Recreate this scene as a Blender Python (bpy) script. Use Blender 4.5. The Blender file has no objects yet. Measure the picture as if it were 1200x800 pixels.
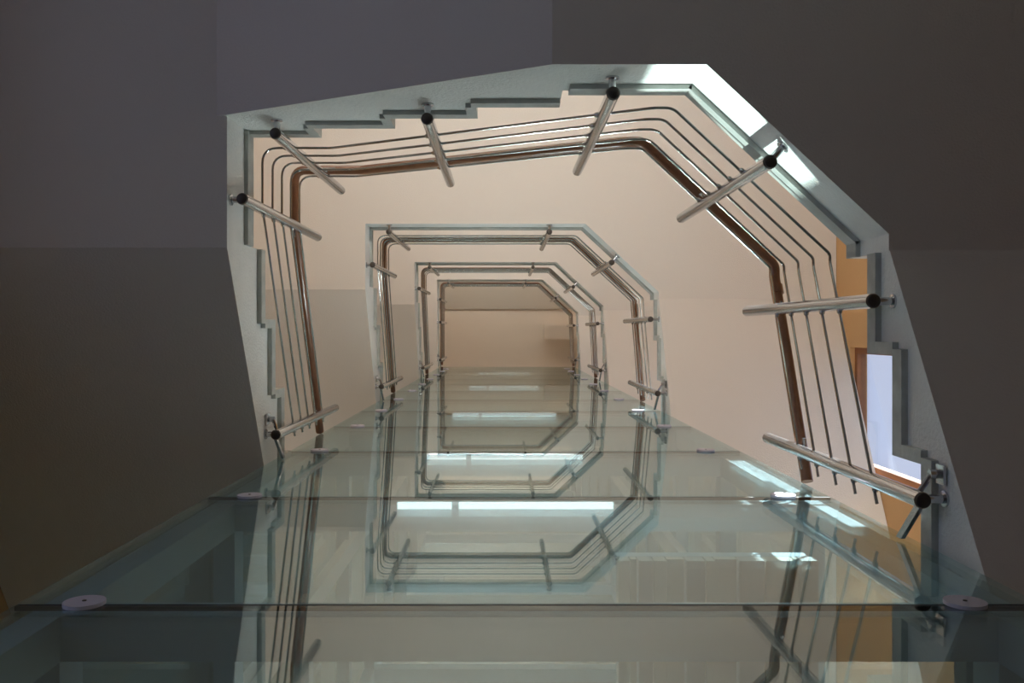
import bpy, bmesh, math, random
from mathutils import Vector
random.seed(4)
# ---------------------------------------------------------------- units: u = plan unit, Z = depth unit
S = .00646          # metres per plan unit
F = 1030.0          # plan units per depth unit
def P(x, y, Z): return Vector((x*S, y*S, Z*F*S))
sc = bpy.context.scene; C = sc.collection
# ---------------------------------------------------------------- camera
cam = bpy.data.cameras.new('camera'); co = bpy.data.objects.new('camera', cam); C.objects.link(co)
co.location = (0, 0, 0); co.rotation_euler = (math.pi, 0, 0)
cam.sensor_width = 36; cam.lens = 36*F/1200; cam.shift_x = 10/1200; cam.shift_y = -12/1200
cam.clip_start = .02; cam.clip_end = 200
sc.camera = co
sc.view_settings.view_transform = 'Standard'; sc.view_settings.look = 'None'
sc.view_settings.gamma = 1; sc.view_settings.use_curve_mapping = False
sc.view_settings.exposure = 0.0
sc.cycles.transparent_max_bounces = 24
sc.cycles.max_bounces = 10; sc.cycles.diffuse_bounces = 6; sc.cycles.glossy_bounces = 6
# ---------------------------------------------------------------- world: bright plain sky
w = bpy.data.worlds.new('sky'); sc.world = w; w.use_nodes = True
nt = w.node_tree; nt.nodes.clear()
tc = nt.nodes.new('ShaderNodeTexCoord'); sx = nt.nodes.new('ShaderNodeSeparateXYZ')
rp = nt.nodes.new('ShaderNodeValToRGB'); bg = nt.nodes.new('ShaderNodeBackground'); wo = nt.nodes.new('ShaderNodeOutputWorld')
rp.color_ramp.elements[0].position = 0; rp.color_ramp.elements[0].color = (.46, .53, .80, 1)
rp.color_ramp.elements[1].position = 1; rp.color_ramp.elements[1].color = (.64, .70, .95, 1)
nt.links.new(tc.outputs['Generated'], sx.inputs[0]); nt.links.new(sx.outputs['Z'], rp.inputs[0])
nt.links.new(rp.outputs[0], bg.inputs[0]); nt.links.new(bg.outputs[0], wo.inputs[0]); bg.inputs[1].default_value = 1.0
# ---------------------------------------------------------------- sun through an unseen back window, cut to let it in
sd = Vector((.05, -1, -.40)).normalized()
sl = bpy.data.lights.new('sun', 'SUN'); sl.energy = 20; sl.angle = math.radians(.5); sl.color = (1, .97, .92)
so = bpy.data.objects.new('sun', sl); C.objects.link(so); so.rotation_euler = sd.to_track_quat('-Z', 'Y').to_euler()
so.location = P(40, 900, .9)
# second sun lamp, added to light the shaft columns through the front windows
sd2 = Vector((-.3, 1, -.8)).normalized()
sl2_ = bpy.data.lights.new('added_sun', 'SUN'); sl2_.energy = 26; sl2_.angle = math.radians(.5); sl2_.color = (.97, .99, 1)
so2 = bpy.data.objects.new('added_sun', sl2_); C.objects.link(so2); so2.rotation_euler = sd2.to_track_quat('-Z', 'Y').to_euler()
so2.location = P(300, -600, 1.2)
FILL = 1.0        # strength factor of the added fill lights
# ---------------------------------------------------------------- materials
def mat(name, col, rough=.6, metal=0., bump=0., bscale=60., var=0., vscale=3., coat=0., spec=.5, emit=None, es=0.):
    m = bpy.data.materials.new(name); m.use_nodes = True; n = m.node_tree; b = n.nodes['Principled BSDF']
    b.inputs['Base Color'].default_value = (*col, 1); b.inputs['Roughness'].default_value = rough
    b.inputs['Metallic'].default_value = metal; b.inputs['Specular IOR Level'].default_value = spec
    if coat: b.inputs['Coat Weight'].default_value = coat; b.inputs['Coat Roughness'].default_value = .1
    if emit: b.inputs['Emission Color'].default_value = (*emit, 1); b.inputs['Emission Strength'].default_value = es
    t = n.nodes.new('ShaderNodeTexCoord')
    if var:
        z = n.nodes.new('ShaderNodeTexNoise'); z.inputs['Scale'].default_value = vscale; z.inputs['Detail'].default_value = 5
        x = n.nodes.new('ShaderNodeMix'); x.data_type = 'RGBA'
        x.inputs[6].default_value = (*[c*(1-var) for c in col], 1); x.inputs[7].default_value = (*[min(1, c*(1+var)) for c in col], 1)
        n.links.new(t.outputs['Object'], z.inputs['Vector']); n.links.new(z.outputs['Fac'], x.inputs[0]); n.links.new(x.outputs[2], b.inputs['Base Color'])
    if bump:
        z = n.nodes.new('ShaderNodeTexNoise'); z.inputs['Scale'].default_value = bscale; z.inputs['Detail'].default_value = 4
        k = n.nodes.new('ShaderNodeBump'); k.inputs['Strength'].default_value = bump; k.inputs['Distance'].default_value = .01
        n.links.new(t.outputs['Object'], z.inputs['Vector']); n.links.new(z.outputs['Fac'], k.inputs['Height']); n.links.new(k.outputs[0], b.inputs['Normal'])
    return m
M = {}
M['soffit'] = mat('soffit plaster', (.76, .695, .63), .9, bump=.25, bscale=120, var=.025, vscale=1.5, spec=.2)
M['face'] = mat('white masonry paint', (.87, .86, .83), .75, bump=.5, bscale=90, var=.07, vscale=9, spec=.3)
M['stone'] = mat('pale stone tread', (.48, .49, .46), .5, bump=.2, bscale=50, var=.35, vscale=14)
M['orange'] = mat('orange wall paint', (.62, .37, .17), .85, bump=.15, bscale=100, var=.03)
M['wall'] = mat('cream wall paint', (.74, .68, .60), .9, bump=.15, bscale=100, var=.03)
M['floor'] = mat('grey floor', (.20, .16, .13), .5, var=.1)
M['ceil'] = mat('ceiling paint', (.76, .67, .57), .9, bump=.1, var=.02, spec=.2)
M['ceil_dim'] = mat('dimmed bulkhead paint', (.50, .45, .38), .9, bump=.1, var=.02, spec=.2)  # ceiling tone darkened; the band's weaker light is put into the colour
M['steel'] = mat('brushed steel', (.58, .58, .60), .16, .95, var=.06, vscale=40)
M['rod'] = mat('steel rod', (.52, .51, .50), .22, 1.0)
M['cap'] = mat('dark end cap', (.075, .06, .05), .45, .4)
M['wood'] = mat('varnished wood', (.20, .078, .034), .32, 0, var=.3, vscale=25, coat=.6)
M['frame'] = mat('shaft frame paint', (.45, .58, .65), .5, 0, var=.03)
M['disc'] = mat('clamp disc', (.62, .58, .68), .5, .3)
M['black'] = mat('black seal', (.01, .012, .012), .5)
M['winwood'] = mat('window frame wood', (.32, .13, .05), .5, var=.2, vscale=20)
M['slat'] = mat('cream slat', (.62, .62, .55), .6, var=.05)
M['slat2'] = mat('grey slat', (.45, .47, .47), .5, var=.05)
M['white'] = mat('white enamel', (.75, .77, .76), .4)
M['lamp'] = mat('joint streak glow', (.9, .95, 1), .5, emit=(.85, .97, 1), es=3.0)  # glow for the strips that stand in for streaks at the joints
M['panel'] = mat('ceiling lamp diffuser', (.9, .9, .9), .5, emit=(1, .97, .92), es=7.0)
def glassmat(name, tint, f0=.05):
    m = bpy.data.materials.new(name); m.use_nodes = True; n = m.node_tree; n.nodes.clear(); L = n.links.new
    g = n.nodes.new('ShaderNodeNewGeometry'); d = n.nodes.new('ShaderNodeVectorMath'); d.operation = 'DOT_PRODUCT'
    L(g.outputs['Incoming'], d.inputs[0]); L(g.outputs['Normal'], d.inputs[1])
    def ma(op, a, b=None):
        k = n.nodes.new('ShaderNodeMath'); k.operation = op
        for i, v in enumerate((a, b)):
            if v is None: continue
            if isinstance(v, (int, float)): k.inputs[i].default_value = v
            else: L(v, k.inputs[i])
        k.use_clamp = True if op in ('ABSOLUTE', 'ADD') else False
        return k.outputs[0]
    c = ma('ABSOLUTE', d.outputs['Value']); q = ma('POWER', ma('SUBTRACT', 1.0, c), 5.0)
    fr = ma('ADD', ma('MULTIPLY', q, 1-f0), f0)
    t = n.nodes.new('ShaderNodeBsdfTransparent'); t.inputs[0].default_value = (*tint, 1)
    s = n.nodes.new('ShaderNodeBsdfGlossy'); s.inputs['Roughness'].default_value = .0; s.inputs[0].default_value = (.86, .95, .95, 1)
    x = n.nodes.new('ShaderNodeMixShader'); o = n.nodes.new('ShaderNodeOutputMaterial')
    L(fr, x.inputs[0]); L(t.outputs[0], x.inputs[1]); L(s.outputs[0], x.inputs[2]); L(x.outputs[0], o.inputs[0])
    return m
M['glass'] = glassmat('green tinted glass', (.87, .925, .925), .13)
M['clear'] = glassmat('window glass', (.95, .97, .97))
# ---------------------------------------------------------------- mesh helpers (all in plan units)
def mesh(name, verts, faces, mats, smooth=False, midx=None):
    me = bpy.data.meshes.new(name); me.from_pydata([tuple(v) for v in verts], [], faces)
    for m in (mats if isinstance(mats, (list, tuple)) else [mats]): me.materials.append(m)
    b = bmesh.new(); b.from_mesh(me); bmesh.ops.recalc_face_normals(b, faces=b.faces)
    if midx:
        for f in b.faces: f.material_index = midx(f.normal)
    if smooth:
        for f in b.faces: f.smooth = True
        for e in b.edges:
            if len(e.link_faces) == 2 and e.calc_face_angle(0) > .7: e.smooth = False
    b.to_mesh(me); b.free(); return me
def obj(name, me, parent=None, loc=None, label=None):
    o = bpy.data.objects.new(name, me); C.objects.link(o)
    if parent is not None: o.parent = parent
    if loc is not None: o.location = loc
    if label: o['label'] = label
    return o
def thing(name, label, cat, loc=(0, 0, 0), group=None):
    o = bpy.data.objects.new(name, None); C.objects.link(o); o.location = loc; o.empty_display_size = .1
    o['label'] = label; o['category'] = cat
    if group: o['group'] = group
    return o
def tag(o, label, cat, group=None):
    o['label'] = label; o['category'] = cat
    if group: o['group'] = group
    return o
def struct(o): o['kind'] = 'structure'; return o
class G:
    """collects geometry in metres, relative to an origin"""
    def __init__(s, org=(0, 0, 0)): s.v = []; s.f = []; s.o = Vector(org)
    def add(s, vs, fs):
        k = len(s.v); s.v += [Vector(v)-s.o for v in vs]; s.f += [tuple(i+k for i in f) for f in fs]; return s
    def box(s, x0, x1, y0, y1, Z0, Z1):
        vs = [P(x, y, z) for z in (Z0, Z1) for y in (y0, y1) for x in (x0, x1)]
        return s.add(vs, [(0, 2, 3, 1), (4, 5, 7, 6), (0, 1, 5, 4), (2, 6, 7, 3), (0, 4, 6, 2), (1, 3, 7, 5)])
    def prism(s, pts, e):      # pts list of Vector (m), e extrusion vector
        n = len(pts); vs = list(pts)+[p+e for p in pts]
        return s.add(vs, [tuple(range(n)), tuple(range(2*n-1, n-1, -1))]+[(i, (i+1) % n, n+(i+1) % n, n+i) for i in range(n)])
    def tube(s, pts, r, n=10, flat=None):     # pts in m, r in m; parallel transport
        pts = [Vector(p) for p in pts]; m = len(pts); T = []
        for i in range(m):
            a = pts[max(0, i-1)]; b = pts[min(m-1, i+1)]
            d = (b-a).normalized()
            if 0 < i < m-1:
                d1 = (pts[i]-a).normalized(); d2 = (b-pts[i]).normalized(); d = (d1+d2).normalized()
            T.append(d)
        up = Vector((0, 0, 1)) if abs(T[0].z) < .9 else Vector((1, 0, 0))
        vs = []
        for i in range(m):
            u = (up-T[i]*up.dot(T[i])).normalized(); v = T[i].cross(u); up = u if abs(T[0].z) >= .9 else Vector((0, 0, 1))
            rr = r[i] if isinstance(r, (list, tuple)) else r
            for k in range(n):
                a = 2*math.pi*k/n; vs.append(pts[i]+(u*math.cos(a)*(flat or 1)+v*math.sin(a))*rr)
        fs = [(i*n+k, i*n+(k+1) % n, (i+1)*n+(k+1) % n, (i+1)*n+k) for i in range(m-1) for k in range(n)]
        fs += [tuple(range(n)), tuple((m-1)*n+k for k in range(n))[::-1]]
        return s.add(vs, fs)
    def obj(s, name, m, parent=None, smooth=False, midx=None, loc=None, label=None):
        return obj(name, mesh(name, s.v, s.f, m, smooth, midx), parent, loc, label)
def fillet(pts, r, seg=5):
    pts = [Vector(p) for p in pts]; out = [pts[0]]
    for i in range(1, len(pts)-1):
        a, b, c = pts[i-1], pts[i], pts[i+1]
        d1 = (a-b); d2 = (c-b); ang = d1.angle(d2)
        if math.pi-ang < .12: out.append(b); continue
        rr = r[i] if isinstance(r, list) else r
        t = min(rr/math.tan(ang/2), d1.length*.45, d2.length*.45)
        p, q = b+d1.normalized()*t, b+d2.normalized()*t
        for k in range(seg+1):
            s_ = k/seg; out.append(p*(1-s_)**2+b*2*s_*(1-s_)+q*s_*s_)
    out.append(pts[-1]); return out
# ---------------------------------------------------------------- plan constants
XL, XR, YT = -162, 182, -126          # inner faces of the well
WL, WR, WT, WB = -372, 390, -334, 620 # outer walls
GY, GX0, GX1, GB = 90, -160.5, 177.5, 400  # glass shaft
DA, DB = (96, -126), (182, -46)       # chamfered corner
YF_L, YF_R = -54, -38                 # where side flights start
TH = .009                             # tread plate thickness (Z)
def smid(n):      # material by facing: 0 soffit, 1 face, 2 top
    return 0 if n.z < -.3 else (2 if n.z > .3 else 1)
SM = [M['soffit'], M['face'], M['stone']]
# ---------------------------------------------------------------- walls, floor, ceiling, windows
ZB, ZC = -.22, 2.50
WINS_R = [(18, 152, .52, .962), (18, 152, 1.12, 1.48), (18, 152, 1.68, 2.02)]
WIN_B = (26, 124, .50, .742)  # unseen opening, added to let the sun onto the landing edge
wn = [0]
WINS_F = [(255, 345, .74, .97), (255, 345, 1.23, 1.43), (255, 345, 1.64, 1.84)]  # unseen openings, placed so the second sun reaches the shaft columns
def wall_with_holes(name, axis, c0, c1, a0, a1, z0, z1, holes, m):
    """axis 'X': wall plane at X=c0..c1 spanning Y a0..a1"""
    g = G(); bx = (lambda p, q, r, s: g.box(c0, c1, p, q, r, s)) if axis == 'X' else (lambda p, q, r, s: g.box(p, q, c0, c1, r, s))
    zz = z0
    for (h0, h1, b0, b1) in sorted(holes, key=lambda h: h[2]):
        bx(a0, a1, zz, b0); bx(a0, h0, b0, b1); bx(h1, a1, b0, b1); zz = b1
    bx(a0, a1, zz, z1)
    o = g.obj(name, m); struct(o); return o
def window(axis, c, h, mull=1, out=1):
    wn[0] += 1
    h0, h1, b0, b1 = h; t = 7; tz = t/F
    if axis == 'X': mid = P(c, (h0+h1)/2, b0); bx = lambda g, p, q, r, s, e=0: g.box(c-4+e, c+6-e, p, q, r, s)
    else: mid = P((h0+h1)/2, c, b0); bx = lambda g, p, q, r, s, e=0: g.box(p, q, c-4+e, c+6-e, r, s)
    root = bpy.data.objects.new('window_%d' % wn[0], None); C.objects.link(root); root.location = mid; root['kind'] = 'structure'
    g = G(mid); bx(g, h0+.3, h1-.3, b0+.0003, b0+tz); bx(g, h0+.3, h1-.3, b1-tz, b1-.0003); bx(g, h0+.3, h0+t, b0+tz, b1-tz); bx(g, h1-t, h1-.3, b0+tz, b1-tz)
    for k in range(mull): a = h0+(h1-h0)*(k+1)/(mull+1); bx(g, a-2.5, a+2.5, b0+tz, b1-tz)
    g.obj('window_frame', M['winwood'], root)
    g = G(mid); bx(g, h0+t, h1-t, b0+tz, b1-tz, 4.4); g.obj('pane', M['clear'], root)
    # daylight portal in the opening
    l = bpy.data.lights.new('daylight', 'AREA'); l.shape = 'RECTANGLE'; l.cycles.is_portal = True
    W = (h1-h0)*S; H = (b1-b0)*F*S
    lo = bpy.data.objects.new('daylight', l); C.objects.link(lo); cz = (b0+b1)/2
    if axis == 'X':
        lo.location = P(c+8*out, (h0+h1)/2, cz); lo.rotation_euler = Vector((-out, 0, 0)).to_track_quat('-Z', 'Z').to_euler()
    else:
        lo.location = P((h0+h1)/2, c+8*out, cz); lo.rotation_euler = Vector((0, -out, 0)).to_track_quat('-Z', 'Z').to_euler()
    l.size = W; l.size_y = H
WIN_L = (-320, 0, -.10, .36)
wall_with_holes('wall_right', 'X', WR+.6, WR+20, WT-20, WB+20, ZB, ZC, WINS_R, M['orange'])
wall_with_holes('wall_left', 'X', WL-20, WL-.6, WT-20, WB+20, ZB, ZC, [WIN_L], M['orange'])
wall_with_holes('wall_back', 'Y', WB+.6, WB+20, WL-.6, WR+.6, ZB, ZC, [WIN_B], M['wall'])
wall_with_holes('wall_front', 'Y', WT-20, WT-.6, WL-.6, WR+.6, ZB, ZC, WINS_F, M['wall'])
struct(G().box(WL-20, WR+20, WT-20, WB+20, ZB-.02, ZB).obj('floor', M['floor']))
struct(G().box(WL-20, WR+20, WT-20, WB+20, ZC, ZC+.03).obj('ceiling', M['ceil']))
struct(G().box(WL, WR, WT, -65, ZC-.005, ZC-.0002).obj('trim_1', M['ceil_dim']))
struct(G().box(118, WR, -20, 22, ZC-.04, ZC-.0002).obj('trim_2', M['ceil']))
for h in WINS_R: window('X', WR+10, h, 0)
window('Y', WB+10, WIN_B, 0)
for h in WINS_F: window('Y', WT-10, h, 0, -1)
window('X', WL-10, WIN_L, 1, -1)
# ---------------------------------------------------------------- stairs
_tm = {}
def step_mesh(kind, axis, L, cr0, cr1, h):
    key = (kind, axis, round(L, 1), cr0, cr1, round(h, 4))
    if key not in _tm:
        g = G()
        if kind == 'tread': a = (g.box(cr0, cr1, 0, L, 0, h) if axis == 'Y' else g.box(0, L, cr0, cr1, 0, h))
        else: a = (g.box(cr0, cr1, -3, 3, 0, h) if axis == 'Y' else g.box(-3, 3, cr0, cr1, 0, h))
        _tm[key] = mesh(kind, g.v, g.f, M['stone'])
    return _tm[key]
def flight(name, label, axis, steps, soffit, cr0, cr1, e0, e1):
    """steps: (a0,a1,z) in increasing a; soffit: (a,z) in increasing a; cr cross extent, e0/e1 tread overhang extents"""
    poly = [(a, z) for a, z in soffit]; top = []
    for a0, a1, z in steps: top += [(a0, z-TH), (a1, z-TH)]
    poly += top[::-1]
    base = P(*( ((cr0+cr1)/2, steps[0][0]) if axis == 'Y' else (steps[0][0], (cr0+cr1)/2)), soffit[0][1])
    root = thing(name, label, 'stairs', base)
    if axis == 'Y': pts = [P(cr0, a, z) for a, z in poly]; e = Vector(((cr1-cr0)*S, 0, 0))
    else: pts = [P(a, cr0, z) for a, z in poly]; e = Vector((0, (cr1-cr0)*S, 0))
    g = G(base); g.prism(pts, e)
    g.obj('flight_body', SM, root, midx=smid)
    for i, (a0, a1, z) in enumerate(steps):
        dn = i+1 < len(steps) and steps[i+1][2] < z      # nosing towards the lower side
        up = i > 0 and steps[i-1][2] < z
        b0 = a0-(3 if up else -.2); b1 = a1+(3 if dn else -.2)
        me = step_mesh('tread', axis, b1-b0, e0, e1, TH)
        obj('tread', me, root, (P(0, b0, z-TH) if axis == 'Y' else P(b0, 0, z-TH))-base)
    for i in range(len(steps)-1):
        a = steps[i][1]; zl = min(steps[i][2], steps[i+1][2]); zh = max(steps[i][2], steps[i+1][2])-TH
        s_ = 3.2 if steps[i+1][2] > steps[i][2] else -3.2
        me = step_mesh('riser', axis, 0, e0, e1, zh-zl)
        aa = a-s_ if False else a
        obj('riser', me, root, (P(0, aa, zl) if axis == 'Y' else P(aa, 0, zl))-base)
    return root
def landing(name, label, pts, zs, zt, edges=()):
    cx = sum(p[0] for p in pts)/len(pts); cy = sum(p[1] for p in pts)/len(pts); base = P(cx, cy, zs)
    root = thing(name, label, 'landing', base)
    g = G(base); g.prism([P(x, y, zs) for x, y in pts], Vector((0, 0, (zt-zs)*F*S))); g.obj('slab', SM, root, midx=smid)
    # stone edging along the well
    for (p, q) in edges:
        a = Vector((p[0], p[1])); b = Vector((q[0], q[1])); d = (b-a).normalized(); n = Vector((-d.y, d.x))
        c = [a, b, b+n*2.5, a+n*2.5]
        g = G(base); g.prism([P(v.x, v.y, zt-TH-.003) for v in c], Vector((0, 0, (TH+.003)*F*S))); g.obj('edging', M['stone'], root)
    return root
rings = [dict(zs=.403, zt=.447, zsl=.50, ztl=.545), dict(zs=1.0, zt=1.045), dict(zs=1.555, zt=1.60), dict(zs=2.08, zt=2.125)]
floors = [.177, .795, 1.32, 1.86, 2.125]
rn = ['lowest and nearest', 'second', 'third', 'topmost and smallest']
for k, r in enumerate(rings):
    zs, zt = r['zs'], r['zt']; zsl, ztl = r.get('zsl', zs), r.get('ztl', zt)
    if k == 0:
        landing('stair_landing', 'plain landing soffit in the upper left corner of the lowest ring, pale grey edge',
                [(WL, WT), (-168, WT), (-168, YT), (XL, YT), (XL, YF_L), (WL, YF_L)], zsl, ztl, [((XL, YF_L), (XL, YT+.5))])
        n = 4; A = 34; t = 49.0; rs = (ztl-zt)/n; st = []
        # step edges running up towards the left
        xs = [-168, -119+0, -69, -18, 31]
        st = [(xs[i], xs[i+1], ztl-rs*i) for i in range(4)]
        flight('stair_flight', 'sloping stair flight along the top of the lowest ring, four stepped treads', 'X', st,
               [(-168, zsl), (23, zs), (31, zs)], WT, YT, WT+1, YT+2.5)
        landing('stair_landing', 'lower landing with chamfered sunlit white edge at upper right of the lowest ring',
                [(31, WT), (WR, WT), (WR, YF_R), (XR, YF_R), DB, DA, (31, YT)], zs, zt, [((34, YT), DA), (DA, DB), (DB, (XR, YF_R))])
    else:
        pts = [(WL, WT), (WR, WT), (WR, YF_R), (XR, YF_R), DB, DA, (XL, YT), (XL, YF_L if k < 3 else 411), (WL, YF_L if k < 3 else 411)]
        landing('stair_landing', 'cream %s ring landing slab with chamfered corner and pale edge' % rn[k], pts, zs, zt,
                [((XL, YT), DA), (DA, DB), (DB, (XR, YF_R)), ((XL, YF_L if k < 3 else GY-3), (XL, YT+.5))])
    # left flight going up
    if k < 3:
        f = floors[k+1]; rs = (f-ztl)/10; st = [(-54+49*i, -54+49*(i+1) if i < 9 else 410.8, ztl+rs*(i+1)) for i in range(10)]
        sl_ = .00046 if k == 0 else .00052
        zb = f-.045; ae = -49+(zb-zsl)/(rs/49)
        flight('stair_flight', 'left stair flight of the %s ring, rising towards the glass shaft' % rn[k], 'Y', st,
               [(-54, zsl), (-49, zsl), (min(ae, 405), zb), (410.8, zb)], WL, XL, WL+1, XL+3)
    f = floors[k]; rs = (zt-f)/10; st = [(-38+46*i, -38+46*(i+1) if i < 9 else 410.8, zt-rs*(i+1)) for i in range(10)]
    zb = f-.045; ae = -43+(zs-zb)/(rs/46)
    flight('stair_flight', 'right stair flight of the %s ring, descending towards the glass shaft' % rn[k], 'Y', st,
           [(-38, zs-.001), (min(ae, 405), zb), (410.8, zb)], XR, WR, XR-3, WR-1)
for k, f in enumerate(floors):
    landing('floor_landing', 'storey landing slab behind the glass shaft, %s of five' % ['lowest', 'second', 'third', 'fourth', 'topmost'][k],
            [(WL, 411), (WR, 411), (WR, WB), (WL, WB)], f-.045, f)
# ---------------------------------------------------------------- railings
POST = .205
def cyl(g, a, b, r, n=12): g.tube([a, b], r*S, n)
def post_parts(parent, loc, out, h=POST):
    """post at loc (m, relative to parent), out = unit 2D vector from the post to the stair face"""
    key = ('post', h)
    if key not in _tm:
        g = G(); g.tube([(0, 0, 0), (0, 0, h*F*S-.006), (0, 0, h*F*S)], [3.5*S, 3.5*S, 3.1*S], 20); _tm[key] = mesh('post', g.v, g.f, M['steel'], True)
        g = G(); r = 3.3*S; g.tube([(0, 0, -.010), (0, 0, -.007), (0, 0, 0), (0, 0, .016)], [r*.72, r*.92, r, r], 20); _tm['cap'] = mesh('end_cap', g.v, g.f, M['cap'], True)
        g = G(); g.tube([(0, 0, 0), (1, 0, 0)], 1.9*S, 14); _tm['stub'] = mesh('stub', g.v, g.f, M['steel'], True)
        g = G(); g.tube([(0, 0, 0), (.006, 0, 0)], 3.4*S, 16); _tm['flange'] = mesh('flange', g.v, g.f, M['steel'], True)
    p = obj('post', _tm[key], parent, loc)
    obj('end_cap', _tm['cap'], p, (0, 0, 0), 'dark brown cap')
    ang = math.atan2(out[1], out[0]); L = out[2]*S
    q = obj('stub', _tm['stub'], p, (0, 0, .022)); q.rotation_euler = (0, 0, ang); q.scale = (L, 1, 1)
    q = obj('flange', _tm['flange'], p, (out[0]*(L-.006), out[1]*(L-.006), .022)); q.rotation_euler = (0, 0, ang)
    return p
nn = Vector((-(DB[1]-DA[1]), (DB[0]-DA[0]))).normalized(); nn = Vector((-.681, .732))
def railing(k, label):
    r = rings[k]; zt = r['zt']; ztl = r.get('ztl', zt)
    ol, ot, od, orr = 8, 9, 11.6, 11   # offsets of rods from faces
    def path(off, dz, y0, y1):
        """polyline of a rod; off shifts it towards the stairs"""
        l, t, d, rr = ol-off, ot-off, od-off, orr-off
        xl = XL+l; yt = YT+t; xr = XR-rr
        # chamfer line shifted inwards by d
        ax, ay = DA[0]+nn.x*d, DA[1]+nn.y*d; dx, dy = (DB[0]-DA[0]), (DB[1]-DA[1])
        s1 = (yt-ay)/dy; c1 = (ax+dx*s1, yt); s2 = (xr-ax)/dx; c2 = (xr, ay+dy*s2)
        sL = .00054 if k < 3 else 0; sR = .00049 if k == 0 else .00052
        pts = [P(xl, y0, ztl+sL*(y0+80)+dz)]
        if k < 3: pts.append(P(xl, -80, ztl+dz))
        pts.append(P(xl, yt, ztl+dz))
        if k == 0: pts += [P(-110, yt, ztl+dz), P(min(79, c1[0]-4), yt, zt+dz)]
        pts += [P(*c1, zt+dz), P(*c2, zt+dz)]
        pts += [P(xr, max(-36, c2[1]+3), zt+dz), P(xr, y1, zt-sR*(y1+36)+dz)]
        return pts
    base = P(XL, YT, ztl)
    root = thing('stair_railing', label, 'railing', base)
    for j, dz in enumerate((.0, .024, .048, .073, .099)):
        g = G(base); g.tube(fillet(path(0, dz, 77, 79), 10*S, 6), .8*S, 8); g.obj('steel_rod', M['rod'], root, True)
    g = G(base); pp = fillet(path(8, .117, 88.5, 88.5), 9*S, 6); g.tube(pp, 3.5*S, 14); hr = g.obj('handrail', M['wood'], root, True)
    # sleeve joint on the handrail just after the right corner
    if k == 0:
        g = G(base); c = P(XR-3, -30, zt+.117-.0045); g.tube([c, c+Vector((0, .035, -.018))], 3.9*S, 14); g.obj('handrail_sleeve', M['wood'], root, True)
    # posts
    PL = [(-154, 70, 'L'), (-154, -78, 'L'), (-135, -117, 'T'), (54, -117, 'T'), (127.8, -81.2, 'D'), (171, -14, 'R'), (171, 69, 'R')]
    if k == 0: PL.insert(3, (-42, -117, 'T'))
    if k == 3: PL.insert(1, (-154, -22, 'L'))
    for (x, y, s_) in PL:
        if s_ == 'L': zb = ztl+(.00050*(y+80) if (y > -80 and k < 3) else 0)-.043; out = (-1, 0, x-XL); th = (.00054*(y+80) if (y > -80 and k < 3) else 0)+ztl
        elif s_ == 'T':
            f = 0
            if k == 0: f = max(0, min(1, (79-x)/189.))
            th = zt+(ztl-zt)*f; zb = th-.040; out = (0, -1, y-YT)
        elif s_ == 'D':
            th = zt; zb = zt-.038; dd = (Vector((x, y))-Vector(DA)).dot(nn); out = (-nn.x, -nn.y, dd)
        else: th = zt-.00050*max(0, y+36); zb = zt-.00056*max(0, y+36)-.040; out = (1, 0, XR-x)
        p = post_parts(root, P(x, y, zb)-base, out)
        # handrail bracket and rod ferrules as sub-parts of the post
        o2 = Vector((out[0], out[1]))
        hz = th+.117-zb
        g = G(); a = P(0, 0, hz-.010); g.tube([a, a+Vector((o2.x*3.5*S, o2.y*3.5*S, 0)), a+Vector((o2.x*7.2*S, o2.y*7.2*S, .0)), a+Vector((o2.x*8*S, o2.y*8*S, .04))], .85*S, 8)
        tdir = Vector((-o2.y, o2.x, 0)); c = a+Vector((o2.x*8*S, o2.y*8*S, .042)); g.tube([c-tdir*.035, c+tdir*.035], 1.3*S, 8)
        g.obj('rail_bracket', M['steel'], p, True)
        sl2 = 0
        if s_ == 'L' and y > -80 and k < 3: sl2 = .00054*F
        if s_ == 'R': sl2 = .00049*F
        for dz in (.0, .024, .048, .073, .099):
            c = P(0, 0, th+dz-zb); td = Vector((o2.y, -o2.x, 0))
            if s_ == 'L': td = Vector((0, 1, sl2)).normalized()
            elif s_ == 'R': td = Vector((0, 1, -sl2)).normalized()
            elif s_ == 'T' and k == 0 and x < 79 and x > -110: td = Vector((-1, 0, .53)).normalized()
            g = G(); g.tube([c+td*.016, c+td*.030, c+td*.036], [1.5*S, 1.5*S, .9*S], 8)
            g.obj('rod_sleeve', M['rod'], p, True)
    # clamp plates and braces at both ends beside the glass
    for sx_, X, xf, y, zz in ((-1, -154, XL, 70, (ztl+(.00050*150 if k < 3 else 0)-.043)), (1, 171, XR, 69, zt-.00056*105-.040)):
        ax_ = xf-sx_*.8
        g = G(base)
        g.box(min(ax_, ax_-sx_*1.2), max(ax_, ax_-sx_*1.2), y-14, y-6, zz+.001, zz+.009)
        g.tube([P(ax_-sx_*1, y-10, zz+.005), P(ax_-sx_*5, y-10, zz+.005)], 2.0*S, 10)
        g.tube([P(ax_-sx_*4, y-10, zz+.005), P(X, y, zz+.006)], 1.2*S, 8)
        g.obj('clamp_plate', M['steel'], root)
        g = G(base); a = P(X+sx_*.5, y+2, zz+.002); b = P(X-sx_*1, 88.8, zz+.017)
        g.prism([a, b, b+Vector((0, 0, .03)), a+Vector((0, 0, .03))], Vector((sx_*.012, 0, 0))); g.obj('brace', M['steel'], root)
    return root
for k in range(4):
    railing(k, ['large nearest steel and wood railing, rods and posts around the lowest ring',
                'second railing up, steel posts with dark wood handrail inside the lowest ring',
                'third railing up, small steel and wood railing',
                'topmost and smallest railing around the ceiling opening'][k])
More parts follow.
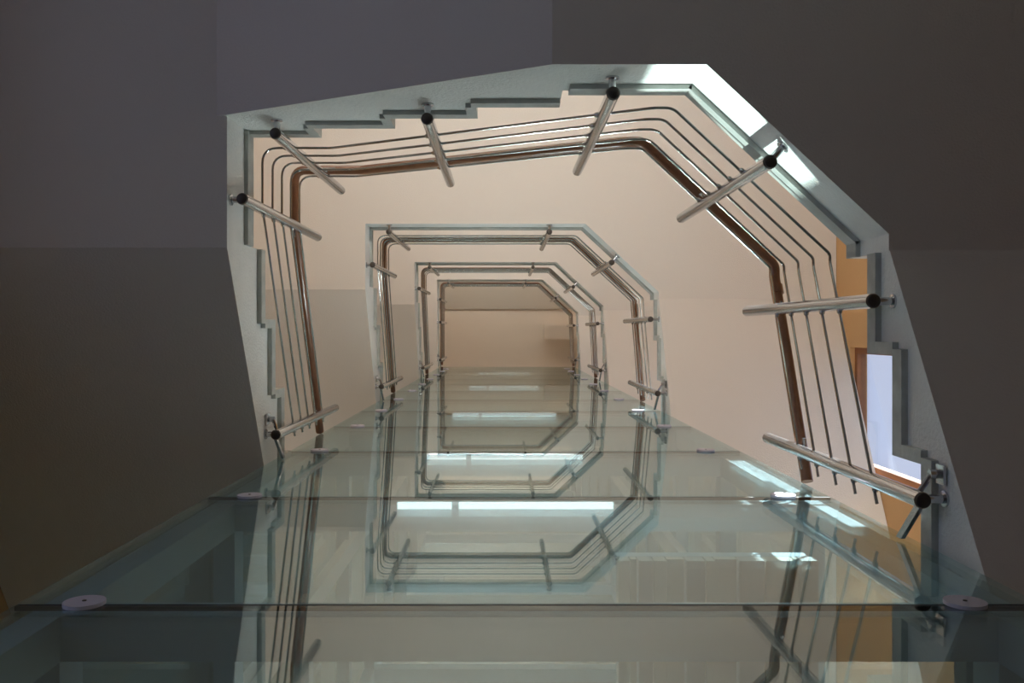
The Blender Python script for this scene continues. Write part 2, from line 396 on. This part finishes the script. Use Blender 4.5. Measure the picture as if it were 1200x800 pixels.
# ---------------------------------------------------------------- glass lift shaft
JZ = [-.05, .1, .281, .464, .641, .807, .965, 1.125, 1.286, 1.445, 1.60, 1.76, 1.92, 2.04, 2.16]
base = P(0, 245, ZB)
shaft = thing('lift_shaft', 'tall glass lift shaft with grey steel frame in the stairwell', 'lift shaft', base)
cw = 14
for (x0, y0) in ((GX0+2.5, GY+4), (GX1-2.5-12, GY+4), (GX0+2.5, GB-18), (GX1-2.5-12, GB-18)):
    wdt = 12 if x0 > 0 else 12
    G(base).box(x0, x0+wdt, y0, y0+cw+1, ZB+.0005, 2.155).obj('column', M['frame'], shaft)
g = G(); g.tube([(0, 0, 0), (0, .008, 0)], 6.6*S, 28); discm = mesh('clamp_disc', g.v, g.f, M['disc'], True)
g = G(); g.tube([(0, 0, 0), (0, .002, 0)], .7*S, 10); scrm = mesh('screw', g.v, g.f, M['cap'], True)
gap = .0010
for i, z in enumerate(JZ):
    bz = .0155
    if i < len(JZ)-1:
        z0, z1 = z+gap, JZ[i+1]-gap
        G(base).box(GX0, GX1, GY, GY+2, z0, z1).obj('glass_pane', M['glass'], shaft)
        G(base).box(GX0, GX0+2, GY+2.2, GB, z0, z1).obj('glass_pane', M['glass'], shaft)
        G(base).box(GX1-2, GX1, GY+2.2, GB, z0, z1).obj('glass_pane', M['glass'], shaft)
        G(base).box(GX0+2.2, GX1-2.2, GB-2, GB, z0, z1).obj('glass_pane', M['glass'], shaft)
        G(base).box(GX0+14.5, GX1-14.5, GY+4.2, GY+18.8, z, z+bz).obj('beam', M['frame'], shaft)
        G(base).box(GX0+14.5, GX1-14.5, GB-17.8, GB-3.2, z, z+bz).obj('beam', M['frame'], shaft)
        G(base).box(GX0+2.7, GX0+14.3, GY+19.2, GB-18.2, z, z+bz).obj('beam', M['frame'], shaft)
        G(base).box(GX1-14.3, GX1-2.7, GY+19.2, GB-18.2, z, z+bz).obj('beam', M['frame'], shaft)
    G(base).box(GX0, GX1, GY+.2, GY+1.8, z-gap, z+gap).obj('joint_seal', M['black'], shaft)
    if 0 < i < len(JZ)-1:
        for x in (-138, 152):
            d = obj('clamp_disc', discm, shaft, P(x, GY-1.3, z)-base, 'pale round glass clamp disc')
            obj('screw', scrm, d, (0, -.0015, 0))
# guide rails, and thin slats standing in for a lift car underside
for x, y in ((-146, 205), (160, 205)):
    G(base).box(x-4, x+4, y-8, y+8, ZB+.001, 2.15).obj('guide_rail', M['white'], shaft)
pf = thing('car_slats', 'pale slats standing in for a lift car underside, inside the lower glass lift shaft', 'platform', P(118, 250, .42))
ob = P(118, 250, .42)
ed = [724, 739, 748, 766, 782, 804, 827, 838.6, 866, 897, 932, 939, 960]
for i in range(len(ed)-1):
    x0, x1 = (ed[i]-590)*.42, (ed[i+1]-590)*.42
    G(ob).box(x0+.35, x1-.35, 113, 380, .42+(.003 if i % 3 == 1 else 0), .428).obj('slat', M['slat2'] if i % 3 == 2 else M['slat'], pf)
G(ob).box((724-590)*.42, 153, 113, 118, .4285, .436).obj('bearer', M['frame'], pf)
G(ob).box((724-590)*.42, 153, 250, 256, .4285, .436).obj('bearer', M['frame'], pf)
# glowing strips standing in for bright sun streaks at the glass joints
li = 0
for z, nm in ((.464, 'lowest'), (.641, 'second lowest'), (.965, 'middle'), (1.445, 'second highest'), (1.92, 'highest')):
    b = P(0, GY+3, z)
    t = thing('glow_strip', 'bright slim white strip standing in for light streaks behind the glass, %s of five' % nm, 'lamp', b)
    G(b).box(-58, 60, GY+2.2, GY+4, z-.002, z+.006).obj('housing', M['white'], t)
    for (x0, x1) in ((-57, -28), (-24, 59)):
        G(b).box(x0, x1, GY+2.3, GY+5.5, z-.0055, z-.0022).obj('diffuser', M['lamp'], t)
    if z in (.641, .965):
        l = bpy.data.lights.new('face_fill', 'AREA'); l.shape = 'RECTANGLE'; l.size = 112*S; l.size_y = .03; l.energy = 22*FILL if z < .9 else 10*FILL; l.color = (.9, .98, 1)  # area light added to brighten the stair faces around the well
        o = bpy.data.objects.new('face_fill', l); C.objects.link(o); o.location = P(0, GY+2.1, z+.002); o.rotation_euler = Vector((0, -1, -.15)).to_track_quat('-Z', 'Z').to_euler()
# ---------------------------------------------------------------- unseen fill lights added to brighten soffits and ceiling (hidden behind the flights)
def up_fill(x0, x1, y0, y1, Z, power, label):
    b = P((x0+x1)/2, (y0+y1)/2, Z); t = thing('fill_lamp', label, 'lamp', b)
    g = G(b); g.box(x0, x1, y0, y1, Z, Z+.004); g.obj('trough', M['white'], t)
    l = bpy.data.lights.new('up_fill', 'AREA'); l.shape = 'RECTANGLE'; l.size = (x1-x0-4)*S; l.size_y = (y1-y0-4)*S
    l.energy = power*FILL; l.color = (1, .96, .91)
    o = bpy.data.objects.new('up_fill', l); C.objects.link(o); o.location = b+Vector((0, 0, .045)); o.rotation_euler = (math.pi, 0, 0)
for z, nm, pw in ((.60, 'first', 40), (1.17, 'second', 40), (1.72, 'third', 40)):
    up_fill(-220, 200, WT+.5, WT+26, z, pw, 'long white added fill light on the front wall, %s storey' % nm)
for z, nm, pw in ((.66, 'first', 35), (1.22, 'second', 35)):
    up_fill(WR-26, WR-.5, 170, 300, z, pw*.25, 'white added fill light on the right wall, %s storey' % nm)
up_fill(-300, 330, WT+.5, WT+26, 2.27, 30, 'long white added fill light on the front wall, top storey')
up_fill(-200, 260, WB-26, WB-.5, 2.27, 30, 'long white added fill light on the back wall, top storey')
def fill_lamp(x0, x1, Z0, Z1, power, label, col=(.93, .98, 1)):  # unseen fill lights added on the back wall to lift the well faces
    b = P((x0+x1)/2, WB-8, (Z0+Z1)/2); t = thing('fill_lamp', label, 'lamp', b)
    G(b).box(x0, x1, WB-8, WB-.5, Z0, Z1).obj('housing', M['white'], t)
    l = bpy.data.lights.new('wall_fill', 'AREA'); l.shape = 'RECTANGLE'; l.size = (x1-x0)*S*.95; l.size_y = (Z1-Z0)*F*S*.95
    l.energy = power*FILL; l.color = col
    o = bpy.data.objects.new('wall_fill', l); C.objects.link(o); o.location = b+Vector((0, -8*S, 0)); o.rotation_euler = Vector((0, -1, 0)).to_track_quat('-Z', 'Z').to_euler()
fill_lamp(-60, 160, .02, .08, 9, 'warm low added fill light on the back wall of the ground storey', (1, .72, .48))  # warm fill added to tint the lowest soffits brown
for z, nm, pw in ((1.02, 'first', 26), (1.56, 'second', 30), (2.0, 'third', 24)):
    fill_lamp(-220, -20, z, z+.09, pw, 'wide white added fill light on the back wall of the %s storey' % nm)
for (x0, x1, nm) in ((-197, -105, 'left'), (-70, 52, 'middle'), (88, 160, 'right')):
    b = P((x0+x1)/2, -195, ZC-.009); t = thing('ceiling_lamp', 'square white ceiling lamp over the top landing, %s one' % nm, 'lamp', b)
    G(b).box(x0-3, x1+3, -215, -175, ZC-.009, ZC-.0052).obj('housing', M['white'], t)
    G(b).box(x0, x1, -212, -178, ZC-.012, ZC-.0092).obj('diffuser', M['panel'], t)
